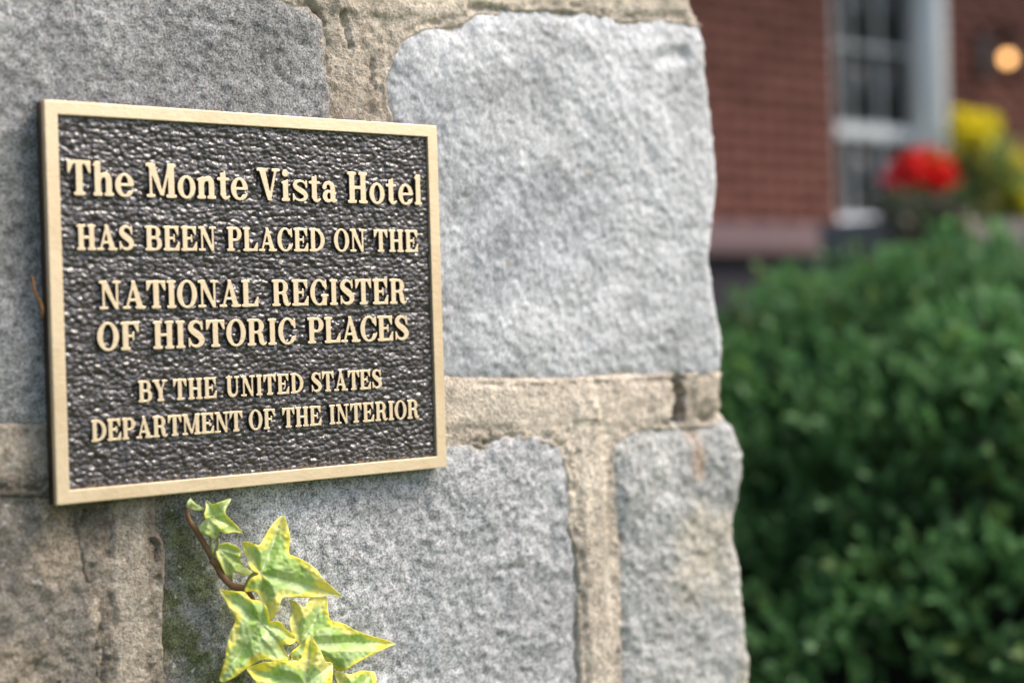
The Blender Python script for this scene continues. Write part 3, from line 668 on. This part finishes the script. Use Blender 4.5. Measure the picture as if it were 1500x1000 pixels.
# dark shell added inside the bush to block light between the leaves
TH, PHh = np.meshgrid(np.linspace(0, 2*math.pi, 49), np.linspace(-.02, math.pi/2, 20)); Vc = bsurf(TH.ravel(), PHh.ravel())
Vc = (Vc-[bc[0], bc[1], 0])*[.84, .84, .88]+[bc[0], bc[1], .01]; idx = np.arange(Vc.shape[0]).reshape(TH.shape)
Fq = np.stack([idx[:-1, :-1], idx[:-1, 1:], idx[1:, 1:], idx[1:, :-1]], -1).reshape(-1, 4)
link('inner_shade_core', mesh_np('inner_shade_core', Vc, Fq), plain('dark_core', (.018, .022, .012), .9, .6, 30, bump=.02), bush, True)
for kx in range(5):
    a = kx*1.26; p0 = np.array([bc[0]+.12*math.cos(a), bc[1]+.12*math.sin(a), 0]); p1 = np.array([bc[0]+.5*math.cos(a), bc[1]+.5*math.sin(a), .7])
    tube('stem', [p0, (p0+p1)/2+[0, 0, .1], p1], [.025, .018, .01], M_STEM, bush, 6)

# ============================================================ BRICK HOUSE
YH = CAM[1]+8.0*(FW+(1225-750)/FPX*RT)[1]
def hp(px, py, d=0): return ray(px, py, YH+d)
house = empty('brick_house', (7, YH, 0), 'red brick house wall with a white sash window behind the bush', 'house')
REC = .17
wx0 = hp(1225, 200)[0]; wx1 = hp(1386, 200)[0]; wzb = hp(1300, 335)[2]; wzt = wzb+1.95
M_BMORT = plain('brick_joint', (.185, .08, .065), .95, .2, 12)
def mk_brick():
    M = NT('red_brick'); oi = M.n('ShaderNodeObjectInfo').outputs['Random']
    ge = M.n('ShaderNodeNewGeometry').outputs['Random Per Island']
    v = M.math('FRACT', M.math('ADD', oi, ge))
    c = M.mix(v, (.185, .070, .052), (.27, .105, .080)); c = M.mix(M.mr(M.noise(14, 4), .4, .7, 0, .4), c, (.14, .06, .05))
    return M.out(c, .85, 0, M.bump(M.noise(80, 3), .004, .8), Specular_IOR_Level=.3)
M_BRICK = mk_brick()
HX0, HX1, HZ1 = 3.0, 12.5, 6.2; bandz = hp(1120, 328)[2]; bandb = hp(1120, 372)[2]
for b in ((HX0, 0, wx0), (wx1, 0, HX1)): pass
link('wall', boxes_mesh('wall', [(HX0, YH+.003, bandb, wx0-.012, YH+.4, HZ1), (wx1+.012, YH+.003, bandb, HX1, YH+.4, HZ1), (wx0-.012, YH+.003, wzt+.012, wx1+.012, YH+.4, HZ1), (wx0-.012, YH+.003, bandb, wx1+.012, YH+.4, wzb-.06)]), M_BMORT, house)
BL, BH, JT = .203, .062, .011
bm_ = boxes_mesh('brick', [(0, YH-.0, 0, BL, YH+.1, BH)]); bm_.materials.append(M_BRICK)
bm_.transform(Matrix.Translation((0, -YH, 0)))
singles = []; rest = []; row = 0; z = bandz+JT
while z+BH < HZ1:
    x = HX0+(row % 2)*(BL+JT)/2
    while x+BL < HX1:
        pieces = [(x, x+BL)]
        if z+BH > wzb-.07 and z < wzt+.01:
            if x < wx1+.004 and x+BL > wx0-.004:
                pieces = []
                if x < wx0-.04: pieces.append((x, wx0))
                if x+BL > wx1+.04: pieces.append((wx1, x+BL))
        for (a, b) in pieces:
            P = np.array([(a+b)/2, YH, z])-CAM; zz = P@FW; qx = 750+FPX*(P@RT)/zz; qy = 500-FPX*(P@UP)/zz
            (singles if 1035 < qx < 1505 and -12 < qy < 345 and abs(b-a-BL) < 1e-6 else rest).append((a, b, z))
        x += BL+JT
    z += BH+JT; row += 1
singles = singles[:299]; keepers = set((round(a, 4), round(z, 4)) for a, b, z in singles)
for a, b, z in singles:
    o = bpy.data.objects.new('brick', bm_); COL.objects.link(o); o.parent = house
    o.location = (a-7, random.uniform(-.0025, .0025), z)
o = link('brick', boxes_mesh('brick', [(a, YH, z, b, YH+.1, z+BH) for a, b, z in rest]), M_BRICK, house); o['kind'] = 'stuff'
M_BAND = plain('brownstone_band', (.22, .14, .145), .8, .15, 10)
link('stone_band', boxes_mesh('stone_band', [(HX0, YH-.05, bandb, wx0-.10, YH+.012, bandz)], .008), M_BAND, house)
link('stone_band', boxes_mesh('stone_band', [(wx1+.10, YH-.05, bandb, HX1, YH+.012, bandz)], .008), M_BAND, house)
link('foundation', boxes_mesh('foundation', [(HX0+.01, YH+.02, 0, HX1-.01, YH+.39, bandb-.002)]), plain('shaded_foundation', (.045, .04, .045), .9, .3, 6), house)  # deep shade under the band put into the foundation's base colour
M_WHITE = plain('white_paint', (.88, .88, .90), .45, .04, 20)
win = link('window', boxes_mesh('window', [(wx0, YH+REC-.07, wzb, wx0+.055, YH+REC+.05, wzt), (wx1-.10, YH-.015, wzb, wx1, YH+REC+.05, wzt), (wx0+.055, YH+REC-.07, wzt-.06, wx1-.055, YH+REC+.05, wzt),
     (wx0-.01, YH+.0, wzb, wx0+.012, YH+REC-.07, wzt)]), M_WHITE, house)
mrz = hp(1290, 196, REC)[2]; pane_h = mrz-hp(1290, 318, REC)[2]
gx = np.linspace(wx0+.055, wx1-.10, 4)
link('sill', boxes_mesh('sill', [(wx0-.06, YH-.05, wzb-.058, wx1+.06, YH+REC+.05, wzb-.001)], .006), M_WHITE, win)
link('meeting_rail', boxes_mesh('meeting_rail', [(wx0+.055, YH+REC-.03, mrz-.035, wx1-.055, YH+REC+.03, mrz+.035)], .004), M_WHITE, win)
link('bottom_rail', boxes_mesh('bottom_rail', [(wx0+.055, YH+REC-.03, wzb, wx1-.055, YH+REC+.03, wzb+.075)], .004), M_WHITE, win)
for zz in [mrz+pane_h*i for i in (1, 2, 3)]:
    if zz < wzt-.1: link('muntin', boxes_mesh('muntin', [(wx0+.055, YH+REC-.02, zz-.007, wx1-.055, YH+REC+.01, zz+.007)], .002), M_WHITE, win)
for i in (1, 2): link('muntin', boxes_mesh('muntin', [(gx[i]-.0035, YH+REC-.021, wzb+.076, gx[i]+.0035, YH+REC+.009, wzt-.061)], .002), M_WHITE, win)
Mg = NT('window_glass'); M_GLASS = Mg.out((.012, .015, .017), .06, 0, None, Specular_IOR_Level=.5)
zs = [wzb+.076, mrz-.036, mrz+.036]+[mrz+pane_h*i for i in (1, 2, 3) if mrz+pane_h*i < wzt-.1]+[wzt-.061]
for a, b in zip(gx[:-1], gx[1:]):
    for c_, e in zip(zs[:-1], zs[1:]):
        if e-c_ > .1: link('pane', boxes_mesh('pane', [(a+.008, YH+REC-.004, c_+.008, b-.008, YH+REC, e-.008)]), M_GLASS, win)
box('interior', (wx0-.011, YH+REC+.06, wzb, wx1+.011, YH+REC+.1, wzt), plain('dark_room', (.02, .02, .022), .9), house)
# unseen roof above the frame, added to shade the house wall
M_SOF = plain('shade_roof_boards', (.30, .29, .27), .7, .1, 5)
link('shade_roof', boxes_mesh('shade_roof', [(HX0-.3, YH-1.5, 4.75, HX1+.3, YH+.01, 4.9)]), M_SOF, house)
box('roof', (HX0-.3, YH-.3, HZ1, HX1+.3, YH+6, HZ1+.25), plain('slate', (.07, .07, .08)), house)
box('rear_block', (HX0, YH+.41, 0, HX1, YH+5.8, HZ1-.01), M_BMORT, house)

# lantern on the wall
M_IRON = plain('black_iron', (.02, .02, .022), .4, .3, 30, .6)
lp = hp(1476, 86, -.16); lamp = empty('wall_lantern', (lp[0], YH, lp[2]), 'lit black wall lantern on the brick right of the window', 'lantern')
x, y, z = lp
link('back_plate', boxes_mesh('back_plate', [(x-.05, YH-.02, z-.10, x+.05, YH, z+.16)], .004), M_IRON, lamp)
tube('bracket', catmull([(x, YH-.02, z+.12), (x, YH-.07, z+.19), (x, y, z+.20), (x, y, z+.16)], 5, False), .008, M_IRON, lamp, 6)
def frustum(name, z0, r0, z1, r1, mat, n=6):
    V = [(x+r*math.cos(2*math.pi*i/n), y+r*math.sin(2*math.pi*i/n), q) for q, r in ((z0, r0), (z1, r1)) for i in range(n)]
    me = bpy.data.meshes.new(name); me.from_pydata(V, [], [(i, (i+1) % n, n+(i+1) % n, n+i) for i in range(n)]+[tuple(range(n))[::-1], tuple(range(n, 2*n))]); me.update()
    return link(name, me, mat, lamp)
frustum('cap', z+.09, .095, z+.16, .015, M_IRON); frustum('base', z-.125, .03, z-.09, .062, M_IRON); frustum('finial', z-.16, .006, z-.125, .016, M_IRON)
for i in range(6):
    a = 2*math.pi*i/6; tube('rib', [(x+.06*math.cos(a), y+.06*math.sin(a), z-.09), (x+.085*math.cos(a), y+.085*math.sin(a), z+.09)], .0045, M_IRON, lamp, 4, False)
Mb = NT('glowing_bulb'); Mb.out((1, .8, .5), .5); Mb.b.inputs['Emission Color'].default_value = (1, .50, .17, 1); Mb.b.inputs['Emission Strength'].default_value = 2.5
bm = bmesh.new(); bmesh.ops.create_uvsphere(bm, u_segments=16, v_segments=10, radius=.030); bmesh.ops.translate(bm, verts=bm.verts, vec=(x, y, z)); me = bpy.data.meshes.new('bulb'); bm.to_mesh(me); bm.free()
link('bulb', me, Mb.m, lamp, True)

# ============================================================ PLANTER WITH FLOWERS
ZP = 5.2
pc = atz(1440, 362, ZP); ledge_top = pc[2]
M_LEDGE = plain('taupe_stone', (.16, .14, .13), .85, .25, 9, bump=.01)
lx0 = ray(1330, 350, pc[1])[0]
ledge = empty('stone_ledge', (pc[0], pc[1], 0), 'taupe stone ledge behind the bush carrying the flower trough', 'ledge')
rot = Matrix.Rotation(0, 4, 'Z')
box('ledge_body', (lx0-.15, pc[1]-.28, 0, pc[0]+1.6, pc[1]+.28, ledge_top-.11), M_LEDGE, ledge, .01)
box('ledge_cap', (lx0-.2, pc[1]-.33, ledge_top-.11, pc[0]+1.65, pc[1]+.33, ledge_top-.05), M_LEDGE, ledge, .01)
tx0, tx1 = ray(1318, 330, pc[1]-.15)[0], pc[0]+.62; tz0, tz1 = ledge_top-.05, ledge_top+.075
trough = empty('planter_trough', ((tx0+tx1)/2, pc[1], tz0), 'long taupe planter trough filled with flowers on the ledge', 'planter')
box('trough_side', (tx0, pc[1]-.15, tz0, tx1, pc[1]-.125, tz1), M_LEDGE, trough, .004); box('trough_side', (tx0, pc[1]+.125, tz0, tx1, pc[1]+.15, tz1), M_LEDGE, trough, .004)
box('trough_end', (tx0+.001, pc[1]-.124, tz0, tx0+.025, pc[1]+.124, tz1), M_LEDGE, trough, .004); box('trough_end', (tx1-.025, pc[1]-.124, tz0, tx1-.001, pc[1]+.124, tz1), M_LEDGE, trough, .004)
box('soil', (tx0+.026, pc[1]-.123, tz0+.01, tx1-.026, pc[1]+.123, tz1-.02), plain('soil', (.04, .028, .02), 1, .4, 30), trough)
def plant(name, label, px, py, spread, nleaf, leafc, heads, zroot, stemc=(.10, .16, .05), leafL=.05, dy=0):
    root = ray(px, 330, pc[1]+dy); root[2] = zroot
    t = empty(name, tuple(root), label, 'flowers'); 
    top = ray(px, py, pc[1]+dy)
    V = []; Cc = []
    for i in range(nleaf):
        a = rng.uniform(0, 2*math.pi); r_ = spread*rng.random()**.5; hgt = rng.random()
        p = np.array([root[0]+r_*math.cos(a)*(.4+.6*hgt), root[1]+r_*math.sin(a)*.8, root[2]+.01+(top[2]-root[2])*hgt*.92])
        d = rng.normal(0, .6, 3)+[0, 0, .3]; d /= np.linalg.norm(d); sdd = np.cross(d, rng.normal(0, 1, 3)); sdd /= np.linalg.norm(sdd)
        V.append(leafgeo(p[None], d[None], sdd[None], leafL*rng.uniform(.7, 1.2), leafL*.36)[0]); Cc.append(np.repeat((np.array(leafc[rng.integers(len(leafc))])*rng.uniform(.7, 1.25))[None], 5, 0))
    V = np.array(V).reshape(-1, 3); Fr = (np.arange(nleaf)[:, None, None]*5+tri[None]).reshape(-1, 3)
    o = link('leaves', mesh_np('leaves', V, Fr, np.array(Cc).reshape(-1, 3)), M_BOX, t); o['kind'] = 'stuff'
    for (hx, hy, rr, col) in heads:
        c0_ = ray(hx, hy, pc[1]+dy+rng.uniform(-.05, .05)); rr = rr*1.2
        n = 46; V = []; Cc = []
        for i in range(n):
            u = rng.normal(0, 1, 3); u[2] = abs(u[2])*.9-.2; u /= np.linalg.norm(u); p = c0_+u*rr*rng.uniform(.3, .8)
            sdd = np.cross(u, rng.normal(0, 1, 3)); sdd /= np.linalg.norm(sdd); d = u*.5+np.cross(u, sdd)*.9; d /= np.linalg.norm(d)
            V.append(leafgeo(p[None], d[None], sdd[None], rr*.8, rr*.36)[0]); Cc.append(np.repeat((np.array(col)*rng.uniform(.75, 1.15))[None], 5, 0))
        me = mesh_np('flower_head', np.array(V).reshape(-1, 3), (np.arange(n)[:, None, None]*5+tri[None]).reshape(-1, 3), np.array(Cc).reshape(-1, 3))
        link('flower_head', me, M_BOX, t)
        b0 = np.array([root[0]+(c0_[0]-root[0])*.4, root[1], root[2]+.003]); tube('flower_stem', [b0, (b0+c0_)/2+[.01, 0, .02], c0_], .004, M_PET, t, 5)
RED = (.72, .015, .012); YEL = (.92, .80, .04)
def trailing(px0, px1, n):
    V = []; Cc = []; t = empty('trailing_plant', tuple(ray((px0+px1)/2, 330, pc[1]-.15)), 'dark green trailing foliage spilling over the front of the trough', 'plant')
    for i in range(n):
        q = ray(rng.uniform(px0, px1), 330, pc[1]-.17-rng.random()*.05); hh = rng.random(); p = np.array([q[0], q[1], tz1+.03-.13*hh*hh])
        d = rng.normal(0, .5, 3)+[0, -.3, -.3]; d /= np.linalg.norm(d); sdd = np.cross(d, rng.normal(0, 1, 3)); sdd /= np.linalg.norm(sdd)
        V.append(leafgeo(p[None], d[None], sdd[None], .045, .016)[0]); Cc.append(np.repeat((np.array(((.05,.10,.035),(.09,.09,.05),(.12,.10,.08))[rng.integers(3)])*rng.uniform(.6, 1.2))[None], 5, 0))
    o = link('leaves', mesh_np('leaves', np.array(V).reshape(-1, 3), (np.arange(n)[:, None, None]*5+tri[None]).reshape(-1, 3), np.array(Cc).reshape(-1, 3)), M_BOX, t); o['kind'] = 'stuff'
    for i in range(6):
        q = ray(px0+(px1-px0)*(i+.5)/6, 330, pc[1]-.12); tube('runner', [(q[0], q[1], tz1-.02), (q[0], q[1]-.045, tz1+.02), (q[0]+.01, q[1]-.07, tz1-.07)], .003, M_PET, t, 5)
trailing(1300, 1410, 330)
plant('geranium', 'bright red flower clump in the trough below the window', 1352, 290, .17, 260, [(.06,.12,.035),(.09,.13,.05)],
      [(1325,262,.05,RED),(1350,250,.05,RED),(1375,265,.05,RED),(1352,275,.05,RED),(1338,245,.035,RED),(1368,240,.04,(.75,.16,.03)),(1305,268,.025,(.6,.03,.06))], tz1-.02, dy=-.03)
plant('yellow_flower_plant', 'tall yellow flower clump with lime leaves beside the red flowers', 1442, 205, .15, 340, [(.22,.32,.07),(.12,.20,.05),(.50,.55,.28),(.55,.50,.12)],
      [(1415,185,.045,YEL),(1438,190,.05,YEL),(1425,208,.045,YEL),(1410,175,.03,YEL),(1450,208,.035,YEL)], tz1-.02, leafL=.06, dy=.05)
plant('yellow_flower_plant', 'yellow flowers with pale green leaves at the right end of the trough', 1500, 265, .15, 220, [(.16,.24,.05),(.30,.38,.15)],
      [(1498,300,.05,YEL),(1512,275,.05,YEL),(1490,240,.03,YEL)], tz1-.02, leafL=.06, dy=-.04)
